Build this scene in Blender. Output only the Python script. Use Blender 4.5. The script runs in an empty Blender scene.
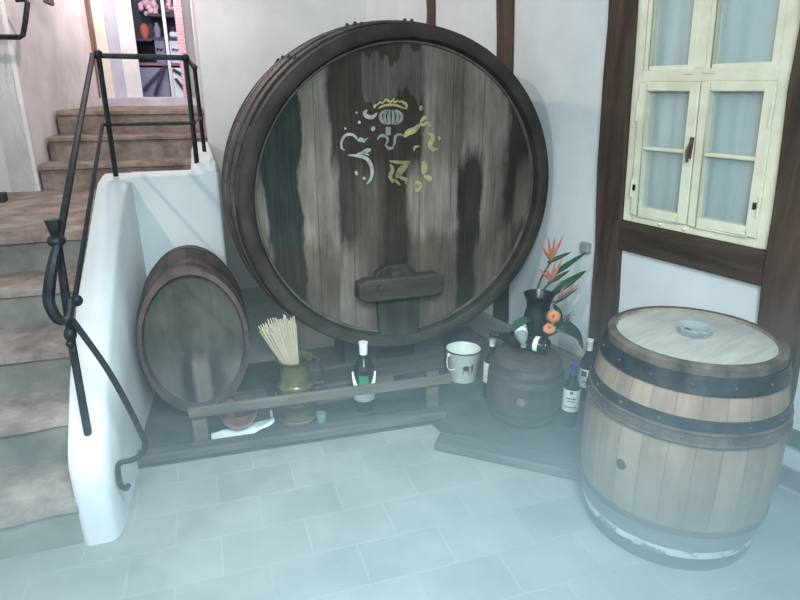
import bpy, bmesh, math, random
from mathutils import Vector, Matrix, Euler
random.seed(7)
C = bpy.context.scene.collection
S = bpy.context.scene
PI = math.pi
R = math.radians

# ------------------------------------------------------------------ camera, world, lights, exposure
cam = bpy.data.cameras.new('camera'); co = bpy.data.objects.new('camera', cam); C.objects.link(co)
co.location = (0, 0, 1.5); co.rotation_euler = (PI/2 - R(19.2), 0, -R(18.3))
cam.sensor_width = 36; cam.lens = 27.0; cam.clip_start = .02
S.camera = co
S.view_settings.view_transform = 'Standard'; S.view_settings.look = 'None'
S.view_settings.gamma = 1; S.view_settings.exposure = 0.0
S.view_settings.use_curve_mapping = False

w = bpy.data.worlds.new('world'); S.world = w; w.use_nodes = True
bg = w.node_tree.nodes['Background']; bg.inputs[0].default_value = (.64, .93, 1, 1); bg.inputs[1].default_value = .55

def lamp(name, kind, loc, energy, col, size=.1, aim=None, spread=None):
    l = bpy.data.lights.new(name, kind); o = bpy.data.objects.new(name, l); C.objects.link(o)
    o.location = loc; l.energy = energy; l.color = col
    if kind == 'AREA': l.size = size
    else: l.shadow_soft_size = size
    if aim: o.rotation_euler = (Vector(aim) - Vector(loc)).to_track_quat('-Z', 'Y').to_euler()
    if spread: l.spread = spread
    return o
lamp('stair_lamp', 'POINT', (-.45, 3.9, 2.7), 58, (1, .74, .68), .05)
lamp('hall_lamp', 'POINT', (-2.6, -.2, 3.0), 215, (1, .86, .81), .05)
lamp('daylight_doorway', 'AREA', (-.3, -1.5, 2.4), 92, (.68, .94, 1), 1.4, (1.6, 1.7, .7))
lamp('floor_fill', 'AREA', (.25, -.1, 2.6), 56, (.74, .93, 1), .8, (.4, 1.15, 0), R(85))  # added bluish fill with no real opening, brightens the near floor
lamp('shop_fill', 'POINT', (-.45, 7.15, 2.75), 26, (.93, .88, 1), .08)  # added fill behind the door, whitens the panel and tints the floor
lamp('passage_lamp', 'POINT', (-.45, 6.3, 2.7), 24, (1, .88, .86), .08)

# ------------------------------------------------------------------ helpers
def lin(v):
    v /= 255.0
    return v/12.92 if v <= .04045 else ((v+.055)/1.055)**2.4
def rgb(r, g, b): return (lin(r), lin(g), lin(b), 1)

class N:
    def __init__(s, name):
        s.m = bpy.data.materials.new(name); s.m.use_nodes = True
        s.t = s.m.node_tree; s.n = s.t.nodes; s.l = s.t.links
        s.b = s.n['Principled BSDF']; s.out = s.n['Material Output']
        s.tc = s.n.new('ShaderNodeTexCoord')
    def math(s, op, a, b=None, c=None):
        n = s.n.new('ShaderNodeMath'); n.operation = op
        for i, v in enumerate((a, b, c)):
            if v is None: continue
            if isinstance(v, (int, float)): n.inputs[i].default_value = v
            else: s.l.new(v, n.inputs[i])
        return n.outputs[0]
    def noise(s, scale=(1, 1, 1), k=5, det=6, rough=.6, dist=0, loc=(0, 0, 0), co='Object'):
        mp = s.n.new('ShaderNodeMapping'); mp.inputs['Scale'].default_value = scale; mp.inputs['Location'].default_value = loc
        s.l.new(s.tc.outputs[co], mp.inputs[0])
        n = s.n.new('ShaderNodeTexNoise'); n.inputs['Scale'].default_value = k; n.inputs['Detail'].default_value = det
        n.inputs['Roughness'].default_value = rough; n.inputs['Distortion'].default_value = dist
        s.l.new(mp.outputs[0], n.inputs['Vector']); return n.outputs['Fac']
    def ramp(s, fac, stops, mode='LINEAR'):
        n = s.n.new('ShaderNodeValToRGB'); e = n.color_ramp.elements; n.color_ramp.interpolation = mode
        while len(e) < len(stops): e.new(.5)
        for i, (p, c) in enumerate(stops): e[i].position = p; e[i].color = c
        s.l.new(fac, n.inputs[0]); return n.outputs[0]
    def mix(s, fac, a, b, mode='MIX'):
        n = s.n.new('ShaderNodeMix'); n.data_type = 'RGBA'; n.blend_type = mode
        for sock, v in ((n.inputs[0], fac), (n.inputs[6], a), (n.inputs[7], b)):
            if isinstance(v, (int, float)): sock.default_value = v
            elif isinstance(v, tuple): sock.default_value = v
            else: s.l.new(v, sock)
        return n.outputs[2]
    def xyz(s, co='Object'):
        n = s.n.new('ShaderNodeSeparateXYZ'); s.l.new(s.tc.outputs[co], n.inputs[0]); return n.outputs
    def bump(s, h, strength=.3, dist=.01):
        n = s.n.new('ShaderNodeBump'); n.inputs['Strength'].default_value = strength; n.inputs['Distance'].default_value = dist
        s.l.new(h, n.inputs['Height']); s.l.new(n.outputs[0], s.b.inputs['Normal'])
    def base(s, c, rough=.6, metal=0, spec=.5):
        if isinstance(c, tuple): s.b.inputs['Base Color'].default_value = c
        else: s.l.new(c, s.b.inputs['Base Color'])
        s.b.inputs['Roughness'].default_value = rough; s.b.inputs['Metallic'].default_value = metal
        s.b.inputs['Specular IOR Level'].default_value = spec
        return s.m

def mottled(name, a, b, k=6, scale=(1, 1, 1), rough=.7, metal=0, bump=.2, bd=.01, lo=.35, hi=.65, spec=.4, det=6):
    m = N(name); f = m.noise(scale, k, det)
    m.bump(f, bump, bd)
    return m.base(m.ramp(f, [(lo, a), (hi, b)]), rough, metal, spec)

def staves(name, a, b, axis, count, seam, streak=(40, 2, 40), rough=.75, tone=.35):
    """wood of a barrel: staves round the axis with dark joints, streaky grain along it"""
    m = N(name); x, y, z = m.xyz()
    ang = m.math('ARCTAN2', x, z if axis == 'Y' else y)
    u = m.math('MULTIPLY', ang, count/(2*PI)); fr = m.math('FRACT', m.math('ADD', u, 100.0))
    cell = m.math('FLOOR', m.math('ADD', u, 100.0))
    rnd = m.math('FRACT', m.math('MULTIPLY', m.math('SINE', m.math('MULTIPLY', cell, 12.9898)), 43758.5))
    g = m.noise(streak, 1, 8, .65)
    g2 = m.noise((1, 1, 1), 5, 4)
    f = m.math('ADD', m.math('MULTIPLY', g, .6), m.math('ADD', m.math('MULTIPLY', rnd, tone), m.math('MULTIPLY', m.math('SUBTRACT', g2, .5), .5)))
    col = m.ramp(f, [(.2, a), (.75, b)])
    j = m.math('GREATER_THAN', m.math('ABSOLUTE', m.math('SUBTRACT', fr, .5)), .475)
    col = m.mix(m.math('MULTIPLY', j, seam), col, (.01, .009, .008, 1))
    m.bump(m.math('SUBTRACT', g, m.math('MULTIPLY', j, .6)), .35, .006)
    return m.base(col, rough, 0, .3)

def wood(name, a, b, streak, rough=.75, bump=.4):
    m = N(name); g = m.noise(streak, 1, 8, .65, .3); g2 = m.noise((1, 1, 1), 4, 4)
    f = m.math('ADD', m.math('MULTIPLY', g, .75), m.math('MULTIPLY', g2, .25))
    m.bump(g, bump, .008)
    return m.base(m.ramp(f, [(.35, a), (.65, b)]), rough, 0, .3)

def obj(name, bm, mat, parent=None, smooth=40, bevel=0, loc=None, rot=None):
    me = bpy.data.meshes.new(name)
    bmesh.ops.remove_doubles(bm, verts=bm.verts, dist=1e-6)
    bmesh.ops.recalc_face_normals(bm, faces=bm.faces)
    bm.to_mesh(me); bm.free()
    o = bpy.data.objects.new(name, me); C.objects.link(o)
    if mat: me.materials.append(mat)
    if smooth:
        me.polygons.foreach_set('use_smooth', [True]*len(me.polygons)); me.set_sharp_from_angle(angle=R(smooth))
    if bevel:
        md = o.modifiers.new('bevel', 'BEVEL'); md.width = bevel; md.segments = 2; md.limit_method = 'ANGLE'
    if parent: o.parent = parent
    if loc: o.location = loc
    if rot: o.rotation_euler = rot
    return o
def tag(o, label=None, cat=None, group=None, kind=None):
    for k, v in (('label', label), ('category', cat), ('group', group), ('kind', kind)):
        if v: o[k] = v
    return o
def thing(name, label, cat, loc=(0, 0, 0), rot=(0, 0, 0), group=None):
    o = bpy.data.objects.new(name, None); C.objects.link(o); o.location = loc; o.rotation_euler = rot
    o.empty_display_size = .1
    return tag(o, label, cat, group)

def box(bm, c, s, rot=None):
    M = Matrix.Translation(c) @ ((Euler(rot).to_matrix().to_4x4()) if rot else Matrix()) @ Matrix.Diagonal((*s, 1))
    bmesh.ops.create_cube(bm, size=1, matrix=M); return bm
def bx(c, s, rot=None): return box(bmesh.new(), c, s, rot)
def bb(x0, x1, y0, y1, z0, z1, bm=None): return box(bm or bmesh.new(), ((x0+x1)/2, (y0+y1)/2, (z0+z1)/2), (x1-x0, y1-y0, z1-z0))
def hexa(pts, bm=None):
    """8 points: bottom four then top four"""
    bm = bm or bmesh.new(); v = [bm.verts.new(p) for p in pts]
    for f in ((3, 2, 1, 0), (4, 5, 6, 7), (0, 1, 5, 4), (1, 2, 6, 5), (2, 3, 7, 6), (3, 0, 4, 7)): bm.faces.new([v[i] for i in f])
    return bm
def tube(bm, pts, r, seg=10, closed=False, flat=1.0):
    pts = [Vector(p) for p in pts]; n = len(pts); rings = []
    rr = r if isinstance(r, (list, tuple)) else [r]*n
    prev = None
    for i, p in enumerate(pts):
        a = pts[max(i-1, 0)] if not closed else pts[i-1]; b = pts[min(i+1, n-1)] if not closed else pts[(i+1) % n]
        t = (b-a).normalized()
        if prev is None:
            u = t.cross(Vector((0, 0, 1)));
            if u.length < .1: u = t.cross(Vector((1, 0, 0)))
        else: u = prev - t*prev.dot(t)
        u.normalize(); prev = u; v = t.cross(u)
        rings.append([bm.verts.new(p + (u*math.cos(q)*flat + v*math.sin(q))*rr[i]) for q in [2*PI*k/seg for k in range(seg)]])
    for i in range(n if closed else n-1):
        A, B = rings[i], rings[(i+1) % n]
        for k in range(seg): bm.faces.new((A[k], A[(k+1) % seg], B[(k+1) % seg], B[k]))
    if not closed:
        bm.faces.new(rings[0][::-1]); bm.faces.new(rings[-1])
    return bm
def smoothpath(pts, sub=6):
    P = [Vector(p) for p in pts]; out = []
    for i in range(len(P)-1):
        p0, p1, p2, p3 = P[max(i-1, 0)], P[i], P[i+1], P[min(i+2, len(P)-1)]
        for k in range(sub):
            t = k/sub
            out.append(.5*((2*p1)+(p2-p0)*t+(2*p0-5*p1+4*p2-p3)*t*t+(3*p1-p0-3*p2+p3)*t**3))
    return out+[P[-1]]
def lathe(prof, seg=48, axis='Z', sx=1, sy=1, bm=None, a0=0, a1=2*PI, c=(0, 0, 0)):
    """prof: (r, h) pairs turned about the axis; sx, sy stretch the section"""
    bm = bm or bmesh.new(); full = abs(a1-a0-2*PI) < 1e-6; cols = []
    n = seg if full else seg+1
    for k in range(n):
        a = a0+(a1-a0)*k/seg; col = []
        for r, h in prof:
            p = (r*math.sin(a)*sx, r*math.cos(a)*sy)
            q = (p[0], p[1], h) if axis == 'Z' else (p[0], h, p[1])
            col.append(bm.verts.new((q[0]+c[0], q[1]+c[1], q[2]+c[2])))
        cols.append(col)
    for k in range(seg if full else seg):
        A, B = cols[k], cols[(k+1) % n]
        for i in range(len(prof)-1):
            try: bm.faces.new((A[i], A[i+1], B[i+1], B[i]))
            except ValueError: pass
    bmesh.ops.remove_doubles(bm, verts=bm.verts, dist=1e-6)
    return bm
def ball(bm, c, r, s=(1, 1, 1)):
    bmesh.ops.create_uvsphere(bm, u_segments=16, v_segments=10, radius=r, matrix=Matrix.Translation(c) @ Matrix.Diagonal((*s, 1))); return bm
def prism(pts, d, bm=None):
    """polygon (x, z) given thickness along +y from y=0 to d"""
    bm = bm or bmesh.new()
    a = [bm.verts.new((x, 0, z)) for x, z in pts]; b = [bm.verts.new((x, d, z)) for x, z in pts]; n = len(pts)
    bm.faces.new(a); bm.faces.new(b[::-1])
    for i in range(n): bm.faces.new((a[i], b[i], b[(i+1) % n], a[(i+1) % n]))
    return bm

# ------------------------------------------------------------------ materials
def plaster_mat(name, a, b, bump=.35):
    m = N(name); f = m.noise((1, 1, 1), 2.2, 8, .6); g = m.noise((1, 1, 1), 28, 6, .6)
    m.bump(m.math('ADD', f, m.math('MULTIPLY', g, .25)), bump, .012)
    return m.base(m.ramp(f, [(.35, a), (.65, b)]), .9, 0, .2)
plaster = plaster_mat('white_plaster', rgb(204, 203, 204), rgb(220, 219, 219))
rough_plaster = plaster_mat('rough_plaster', rgb(206, 200, 200), rgb(234, 228, 228), .8)
grey_plaster = plaster_mat('grey_plinth', rgb(120, 122, 124), rgb(140, 142, 142))
stone = N('worn_stone'); _f = stone.noise((1, 1, 1), 6, 10, .7); _g = stone.noise((1, 1, 1), 40, 4)
stone.bump(stone.math('ADD', _f, stone.math('MULTIPLY', _g, .4)), .6, .015)
stone = stone.base(stone.ramp(_f, [(.3, rgb(100, 86, 80)), (.5, rgb(138, 122, 115)), (.7, rgb(172, 156, 148))]), .85, 0, .2)

def floor_mat():
    m = N('floor_tiles'); x, y, z = m.xyz()
    br = m.n.new('ShaderNodeTexBrick'); mp = m.n.new('ShaderNodeMapping'); mp.inputs['Location'].default_value = (.06, .045, 0)
    m.l.new(m.tc.outputs['Object'], mp.inputs[0]); m.l.new(mp.outputs[0], br.inputs['Vector'])
    br.inputs['Scale'].default_value = 1; br.inputs['Brick Width'].default_value = .30; br.inputs['Row Height'].default_value = .19
    br.inputs['Mortar Size'].default_value = .004; br.inputs['Mortar Smooth'].default_value = .3
    br.inputs['Color1'].default_value = rgb(126, 125, 121); br.inputs['Color2'].default_value = rgb(148, 146, 141)
    br.inputs['Mortar'].default_value = rgb(160, 161, 157)
    f = m.noise((1, 1, 1), 4, 8); g = m.noise((1, 1, 1), 40, 5)
    col = m.mix(.45, br.outputs['Color'], m.ramp(f, [(.35, rgb(112, 113, 111)), (.65, rgb(160, 159, 154))]))
    m.bump(m.math('ADD', g, m.math('MULTIPLY', br.outputs['Fac'], -.6)), .25, .005)
    return m.base(col, .45, 0, .5)
tiles = floor_mat()
timber = wood('dark_timber', rgb(48, 36, 31), rgb(92, 74, 66), (14, 14, 1.2))
timber_h = wood('dark_timber_sill', rgb(44, 33, 29), rgb(84, 68, 60), (1.2, 14, 14))
old_beam = wood('old_grey_beam', rgb(50, 48, 46), rgb(96, 92, 88), (1.5, 16, 16))
old_rail = wood('old_rail', rgb(66, 60, 56), rgb(116, 108, 100), (1.5, 16, 16))
iron = mottled('wrought_iron', rgb(30, 31, 34), rgb(52, 53, 57), 30, rough=.5, metal=.5, bump=.3, bd=.003)
hoop_iron = mottled('black_hoop', rgb(28, 30, 35), rgb(58, 60, 66), 14, rough=.45, metal=.4, bump=.3, bd=.003)
rust_iron = mottled('rusty_hoop', rgb(52, 46, 44), rgb(90, 80, 76), 12, rough=.65, metal=.25, bump=.3, bd=.003)
cream = mottled('cream_paint', rgb(216, 206, 182), rgb(232, 224, 203), 9, rough=.45, bump=.08, bd=.003)
white_paint = mottled('white_paint', rgb(226, 224, 226), rgb(240, 238, 240), 7, rough=.55, bump=.05)

# ------------------------------------------------------------------ the setting
def st(name, bm, m, parent=None, bevel=0, smooth=40, **k):
    o = obj(name, bm, m, parent, bevel=bevel, smooth=smooth, **k)
    if not parent: o['kind'] = 'structure'
    return o
st('floor', bb(-2.6, 2.9, -1.2, 5.0, -.1, 0), tiles)

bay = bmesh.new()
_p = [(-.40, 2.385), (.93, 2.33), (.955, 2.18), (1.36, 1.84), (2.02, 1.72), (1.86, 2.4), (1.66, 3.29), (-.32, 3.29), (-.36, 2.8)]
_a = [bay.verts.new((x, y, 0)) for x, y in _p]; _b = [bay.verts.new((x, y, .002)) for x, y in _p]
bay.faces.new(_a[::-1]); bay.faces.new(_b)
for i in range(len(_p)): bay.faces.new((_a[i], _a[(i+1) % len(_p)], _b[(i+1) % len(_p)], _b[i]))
st('floor_cask_bay', bay, mottled('dark_floor', rgb(62, 61, 58), rgb(98, 96, 92), 7, rough=.7, bump=.4), smooth=0)  # thin slab, darker than the tiles, beneath casks and rack

# right wall: local x runs along the wall away from the camera, y into the room, z up; leaning timber frame
TH = R(13.3); WROT = (0, 0, TH + PI/2); WLOC = (1.88, 2.32, 0); LEAN = .062
def leanbox(x0, x1, y0, y1, z0, z1, bm=None, k=LEAN):
    sh = lambda x, z: x + k*(z-.93)
    return hexa([(sh(x, z), y, z) for z in (z0, z1) for x, y in ((x0, y0), (x1, y0), (x1, y1), (x0, y1))], bm)
wr = bmesh.new()
leanbox(-.03, 2.75, -.25, 0, 0, 3.0, wr); leanbox(-2.6, -.64, -.25, 0, 0, 3.0, wr)
leanbox(-.64, -.03, -.25, 0, 0, .86, wr); leanbox(-.64, -.03, -.25, 0, 2.32, 3.0, wr)
st('wall_right', wr, plaster, loc=WLOC, rot=WROT)
tr = [(-.005, .150, .0, 3.0), (-.835, -.672, 0, 3.0)]
def rough_post(x0, x1, z0, z1, d, nseg=14, amp=.006):
    bm = bmesh.new(); rings = []
    for i in range(nseg+1):
        z = z0+(z1-z0)*i/nseg; s = LEAN*(z-.93); j = [random.uniform(-amp, amp) for _ in range(3)]
        rings.append([bm.verts.new(p) for p in ((x0+s+j[0], -.03, z), (x0+s+j[0], d+j[2], z), (x1+s+j[1], d+j[2], z), (x1+s+j[1], -.03, z))])
    for a, b in zip(rings, rings[1:]):
        for k in range(4): bm.faces.new((a[k], a[(k+1) % 4], b[(k+1) % 4], b[k]))
    bm.faces.new(rings[0]); bm.faces.new(rings[-1][::-1]); return bm
for i, (x0, x1, d, amp) in enumerate([(.0, .150, .03, .006), (-.835, -.676, .035, .007), (.79, .925, .012, .006), (1.525, 1.62, .012, .008)]):
    st('trim_%d' % (i+1), rough_post(x0, x1, .16 if i != 1 else 0, 3.0, d, amp=amp), timber, loc=WLOC, rot=WROT, bevel=.006)
st('trim_5', leanbox(-.68, .004, -.03, .028, .79, .925), timber_h, loc=WLOC, rot=WROT, bevel=.006)
st('trim_6', leanbox(-2.4, -.835, -.03, .02, .20, .265), timber_h, loc=WLOC, rot=WROT, bevel=.004)
st('trim_7', leanbox(-2.4, -.835, -.03, .02, .028, .10), wood('red_brown_timber', rgb(86, 52, 54), rgb(116, 78, 78), (1.2, 14, 14)), loc=WLOC, rot=WROT, bevel=.004)
st('baseboard_right', leanbox(.0, 2.6, -.02, .035, 0, .155), grey_plaster, loc=WLOC, rot=WROT, bevel=.008)

# window with two lower casements and a fixed pair of lights above
win = thing('window_1', None, None, WLOC, WROT); win['kind'] = 'structure'
fb = bmesh.new()
leanbox(-.672, -.622, -.09, .012, .928, 2.36, fb); leanbox(-.05, .0, -.09, .012, .928, 2.36, fb)
leanbox(-.622, -.05, -.09, .012, .928, .965, fb); leanbox(-.622, -.05, -.09, .012, 2.31, 2.36, fb)
leanbox(-.622, -.05, -.09, .016, 1.535, 1.585, fb)
leanbox(-.345, -.285, -.09, .008, 1.585, 2.31, fb)
st('window_frame', fb, cream, win, bevel=.004)
def sash(x0, x1, z0, z1, munt, y1=.022, wd=.042):
    b = bmesh.new()
    leanbox(x0, x0+wd, -.03, y1, z0, z1, b); leanbox(x1-wd, x1, -.03, y1, z0, z1, b)
    leanbox(x0+wd, x1-wd, -.03, y1, z0, z0+wd, b); leanbox(x0+wd, x1-wd, -.03, y1, z1-wd*.9, z1, b)
    if munt: leanbox(x0+wd, x1-wd, -.02, y1-.006, munt-.008, munt+.008, b)
    return b
glass = N('window_glass'); glass.base(rgb(196, 210, 214), .06, 0, .6)
glass.b.inputs['Alpha'].default_value = .28; glass = glass.m
for k, (x0, x1, z0, z1, mu) in enumerate([(-.330, -.045, .965, 1.535, 1.262), (-.627, -.335, .965, 1.535, 1.258),
                                         (-.29, -.05, 1.575, 2.31, None), (-.622, -.335, 1.575, 2.31, None)]):
    s_ = st('window_sash', sash(x0, x1, z0, z1, mu, .024 if k < 2 else .010, .040 if k < 2 else .026), cream, win, bevel=.004)
    st('window_pane', leanbox(x0+.03, x1-.03, -.012, -.008, z0+.02, z1-.02), glass, s_)
    # hinges on the outer side
    hx = x0+.004 if k in (1, 3) else x1-.004
    hb = bmesh.new()
    for hz in ((z0+.12), (z1-.12)): tube(hb, [(hx+LEAN*(hz-.93), .027, hz-.04), (hx+LEAN*(hz-.93), .027, hz+.04)], .006, 8)
    if k < 2: st('hinge', hb, cream, s_)
hb = bmesh.new(); lx = lambda z: -.322+LEAN*(z-.93)
box(hb, (lx(1.28), .030, 1.28), (.012, .012, .085)); tube(hb, [(lx(1.30), .034, 1.30), (lx(1.28), .052, 1.27), (lx(1.22), .046, 1.225)], .006, 8)
st('window_latch', hb, mottled('brown_latch', rgb(70, 58, 52), rgb(96, 82, 74), 20, rough=.5), win)
for x in (-.06, -.607):
    st('window_catch', leanbox(x-.006, x+.006, .02, .03, 1.075, 1.10), hoop_iron, win)
rb = bmesh.new()
for x in (-.36, -.27): leanbox(x-.022, x+.022, .012, .022, 1.565, 1.578, rb)
for x in (-.32, -.20): ball(rb, (x, .015, .945), .009)
st('window_fitting', rb, cream, win)
# pleated voile just behind the panes
cv = bmesh.new(); n = 90; g = []
for i in range(n+1):
    x = -.66+.66*i/n; y = -.085+.006*math.sin(i*.5)+.006*math.sin(i*.21+1)
    g.append([cv.verts.new((x+LEAN*(z-.93), y, z)) for z in (.90, 1.4, 1.9, 2.4)])
for a, b in zip(g, g[1:]):
    for j in range(3): cv.faces.new((a[j], a[j+1], b[j+1], b[j]))
vm = N('voile'); _f = vm.noise((3, 1, .25), 3.5, 2); vm = vm.base(vm.ramp(_f, [(.40, rgb(196, 208, 208)), (.62, rgb(236, 234, 232))]), .9, 0, .1)
cvo = obj('window_curtain', cv, vm, None, loc=WLOC, rot=WROT); md = cvo.modifiers.new('solid', 'SOLIDIFY'); md.thickness = .002
tag(cvo, 'pale pleated voile curtain hanging behind the cream window panes', 'curtain')

# back wall and the walls round the stairs
st('wall_back', bb(.09, 1.75, 4.75, 4.95, 0, 3.0), plaster)
st('wall_left', bb(-2.6, -1.07, 4.72, 4.95, 0, 3.0), plaster_mat('left_plaster', rgb(196, 192, 192), rgb(212, 207, 207)))
pw = hexa([(-1.22, 4.72, .6), (-1.05, 4.72, .6), (-.84, 6.95, .6), (-1.05, 6.95, .6), (-1.22, 4.72, 3), (-1.04, 4.72, 3), (-.84, 6.95, 3), (-1.05, 6.95, 3)])
st('wall_passage_left', pw, rough_plaster)
st('wall_passage_right', bb(.09, .25, 4.95, 6.95, .6, 3.0), plaster)
we = bb(-1.1, -.80, 6.92, 7.05, 1.3, 3.0); bb(-.03, .3, 6.92, 7.05, 1.3, 3.0, we); bb(-.80, -.03, 6.92, 7.05, 2.75, 3.0, we)
st('wall_passage_end', we, plaster)
# room behind the doorway
st('wall_shop', bb(-1.6, .9, 8.75, 8.9, 1.3, 3.2), mottled('dark_shop_wall', rgb(52, 44, 52), rgb(70, 60, 68), 3))
st('floor_shop', bb(-1.6, .9, 6.78, 8.9, 1.2, 1.435), mottled('pale_sill_stone', rgb(196, 190, 204), rgb(220, 212, 222), 6, bump=.1))

# stairs
riser_m = mottled('shaded_riser', rgb(98, 95, 89), rgb(136, 131, 123), 6, bump=.5, bd=.012, rough=.85)  # lower risers coloured darker to stand for dimmer light on upright faces
stairs = thing('stone_staircase', None, None, (-1, 2, 0)); stairs['kind'] = 'structure'
def step(x0, x1, y0, y1, z0, z1, m=stone, face=None):
    bm = bmesh.new(); n = 12; rows = []
    for i in range(n+1):
        x = x0+(x1-x0)*i/n; j = random.uniform(-.010, .010); k = random.uniform(-.006, .006)
        rows.append([bm.verts.new(p) for p in ((x, y0+.014, z0), (x, y0+.014+j*.4, z1-.038), (x, y0+j-.004, z1-.030), (x, y0+j-.002, z1-.008), (x, y0+j+.012, z1+k), (x, y1, z1), (x, y1, z0))])
    for a, b in zip(rows, rows[1:]):
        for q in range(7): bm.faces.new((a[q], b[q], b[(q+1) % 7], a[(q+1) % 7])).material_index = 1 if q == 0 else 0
    bm.faces.new(rows[0][::-1]); bm.faces.new(rows[-1])
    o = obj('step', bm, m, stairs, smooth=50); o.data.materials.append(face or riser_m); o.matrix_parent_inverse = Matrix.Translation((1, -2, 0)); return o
ys = [1.96, 2.27, 2.54, 2.88, 3.19]
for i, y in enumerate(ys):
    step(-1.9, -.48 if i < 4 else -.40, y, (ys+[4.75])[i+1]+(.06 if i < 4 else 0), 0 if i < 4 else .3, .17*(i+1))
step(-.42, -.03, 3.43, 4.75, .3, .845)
for i, (y, x0, z) in enumerate([(4.72, -1.03, 1.02), (4.98, -1.0, 1.19), (5.28, -.97, 1.36)]):
    step(x0, .09, y, 5.5 if i < 2 else 6.8, .6, z, face=stone)

# string wall beside the stairs and landing parapet
pr = bmesh.new(); secs = []
for y, xl, xr, xb, z in [(1.950, -.490, -.435, -.430, .20), (1.957, -.505, -.415, -.412, .29), (1.980, -.518, -.402, -.398, .318), (2.04, -.525, -.396, -.385, .345), (2.3, -.535, -.40, -.372, .50), (2.6, -.53, -.388, -.368, .68), (2.9, -.505, -.372, -.360, .86), (3.2, -.48, -.345, -.345, 1.045), (3.28, -.475, -.326, -.31, 1.085), (3.44, -.47, -.31, -.30, 1.10)]:
    secs.append([pr.verts.new(p) for p in ((xl, y, 0), (xl, y, z-.012), (xl+.015, y, z), (xr-.02, y, z), (xr, y, z-.02), ((xr+xb)/2, y, z*.5), (xb, y, 0))])
for a, b in zip(secs, secs[1:]):
    for q in range(7): pr.faces.new((a[q], b[q], b[(q+1) % 7], a[(q+1) % 7]))
pr.faces.new(secs[0][::-1]); pr.faces.new(secs[-1])
st('wall_stair_string', pr, plaster, smooth=50)
st('wall_landing', bb(-.34, .095, 3.30, 3.44, 0, 1.105), plaster, bevel=.015)
lr = bb(-.035, .095, 3.44, 4.75, .3, 1.105); hexa([(-.045, 3.32, 1.10), (.095, 3.32, 1.10), (.095, 4.75, 1.10), (-.035, 4.75, 1.10), (-.01, 3.36, 1.15), (.09, 3.36, 1.15), (.09, 4.75, 1.15), (-.01, 4.75, 1.15)], lr)
st('wall_landing_return', lr, plaster, bevel=.012)

# door jamb, leaf and pier at the top of the stairs
dr = thing('door_1', None, None, (-.4, 6.9, 1.435)); dr['kind'] = 'structure'
def P(o, d=(.4, -6.9, -1.435)): o.matrix_parent_inverse = Matrix.Translation(d); return o
P(st('door_jamb', bb(-.805, -.71, 6.86, 6.98, 1.37, 2.9), mottled('cream_jamb', rgb(232, 222, 206), rgb(244, 236, 222), 5, bump=.1), dr))
P(st('door_reveal', bb(-.71, -.60, 6.90, 7.0, 1.435, 2.9), mottled('grey_blue_reveal', rgb(188, 188, 206), rgb(204, 204, 220), 5, bump=.1), dr))
P(st('door_leaf', bb(-.60, -.455, 6.88, 6.93, 1.44, 2.9), white_paint, dr))
pk = N('pink_brick'); bt = pk.n.new('ShaderNodeTexBrick'); mp = pk.n.new('ShaderNodeMapping'); mp.inputs['Rotation'].default_value = (R(90), 0, 0)
pk.l.new(pk.tc.outputs['Object'], mp.inputs[0]); pk.l.new(mp.outputs[0], bt.inputs['Vector']); bt.inputs['Scale'].default_value = 1
bt.inputs['Brick Width'].default_value = .05; bt.inputs['Row Height'].default_value = .028; bt.inputs['Mortar Size'].default_value = .004
bt.inputs['Color1'].default_value = rgb(216, 172, 182); bt.inputs['Color2'].default_value = rgb(202, 154, 166); bt.inputs['Mortar'].default_value = rgb(236, 206, 214)
pk = pk.base(bt.outputs['Color'], .8)
P(st('door_pier', bb(-.065, .005, 6.80, 6.98, 1.435, 2.9), pk, dr))
fp = bmesh.new(); tube(fp, smoothpath([(-.868, 6.84, 1.36), (-.862, 6.85, 1.7), (-.845, 6.85, 1.95), (-.855, 6.85, 2.2), (-.84, 6.85, 2.5), (-.83, 6.85, 2.95)], 5), .026, 10)
st('trim_8', fp, wood('brown_post', rgb(104, 66, 54), rgb(142, 98, 84), (10, 10, 1)))

# ------------------------------------------------------------------ big cask
BX, BY, BZ = .915, 2.68, 1.022
big = thing('wine_cask', 'huge round dark wooden wine cask with a painted crest on its head', 'cask', (BX, BY+.25, .27), (0, 0, R(5)))
cz = BZ-.27
def bigp(name, bm, m, bevel=0, parent=big, smooth=40): 
    o = obj(name, bm, m, parent, smooth, bevel); return o
sxb = 1.045
stave_big = staves('cask_staves', rgb(70, 60, 54), rgb(128, 114, 104), 'Y', 56, .8, (9, 1.2, 9))
prof = [(.755, .05), (.770, .12), (.783, .25), (.770, .40), (.752, .50), (.72, .50), (.72, .45), (0, .45)]
o = bigp('stave_body', lathe([(r, y-.25) for r, y in prof], 96, 'Y', sxb), stave_big); o.location.z = cz
rimw = mottled('cask_rim', rgb(36, 31, 28), rgb(60, 51, 45), 9, (1, 1, 1), .7, bump=.35)
o = bigp('rim', lathe([(.758, .06), (.757, .0), (.75, -.006), (.715, -.006), (.70, .004), (.69, .05), (.70, .06)], 96, 'Y', sxb, c=(0, -.25, 0)), rimw); o.location.z = cz
hb_ = bmesh.new()
o = bigp('rim_moulding', lathe([(.692, .040), (.688, .032), (.682, .032), (.678, .042), (.678, .05)], 96, 'Y', sxb, c=(0, -.25, 0)), mottled('grey_moulding', rgb(70, 65, 60), rgb(98, 92, 84), 10)); o.location.z = cz
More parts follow.
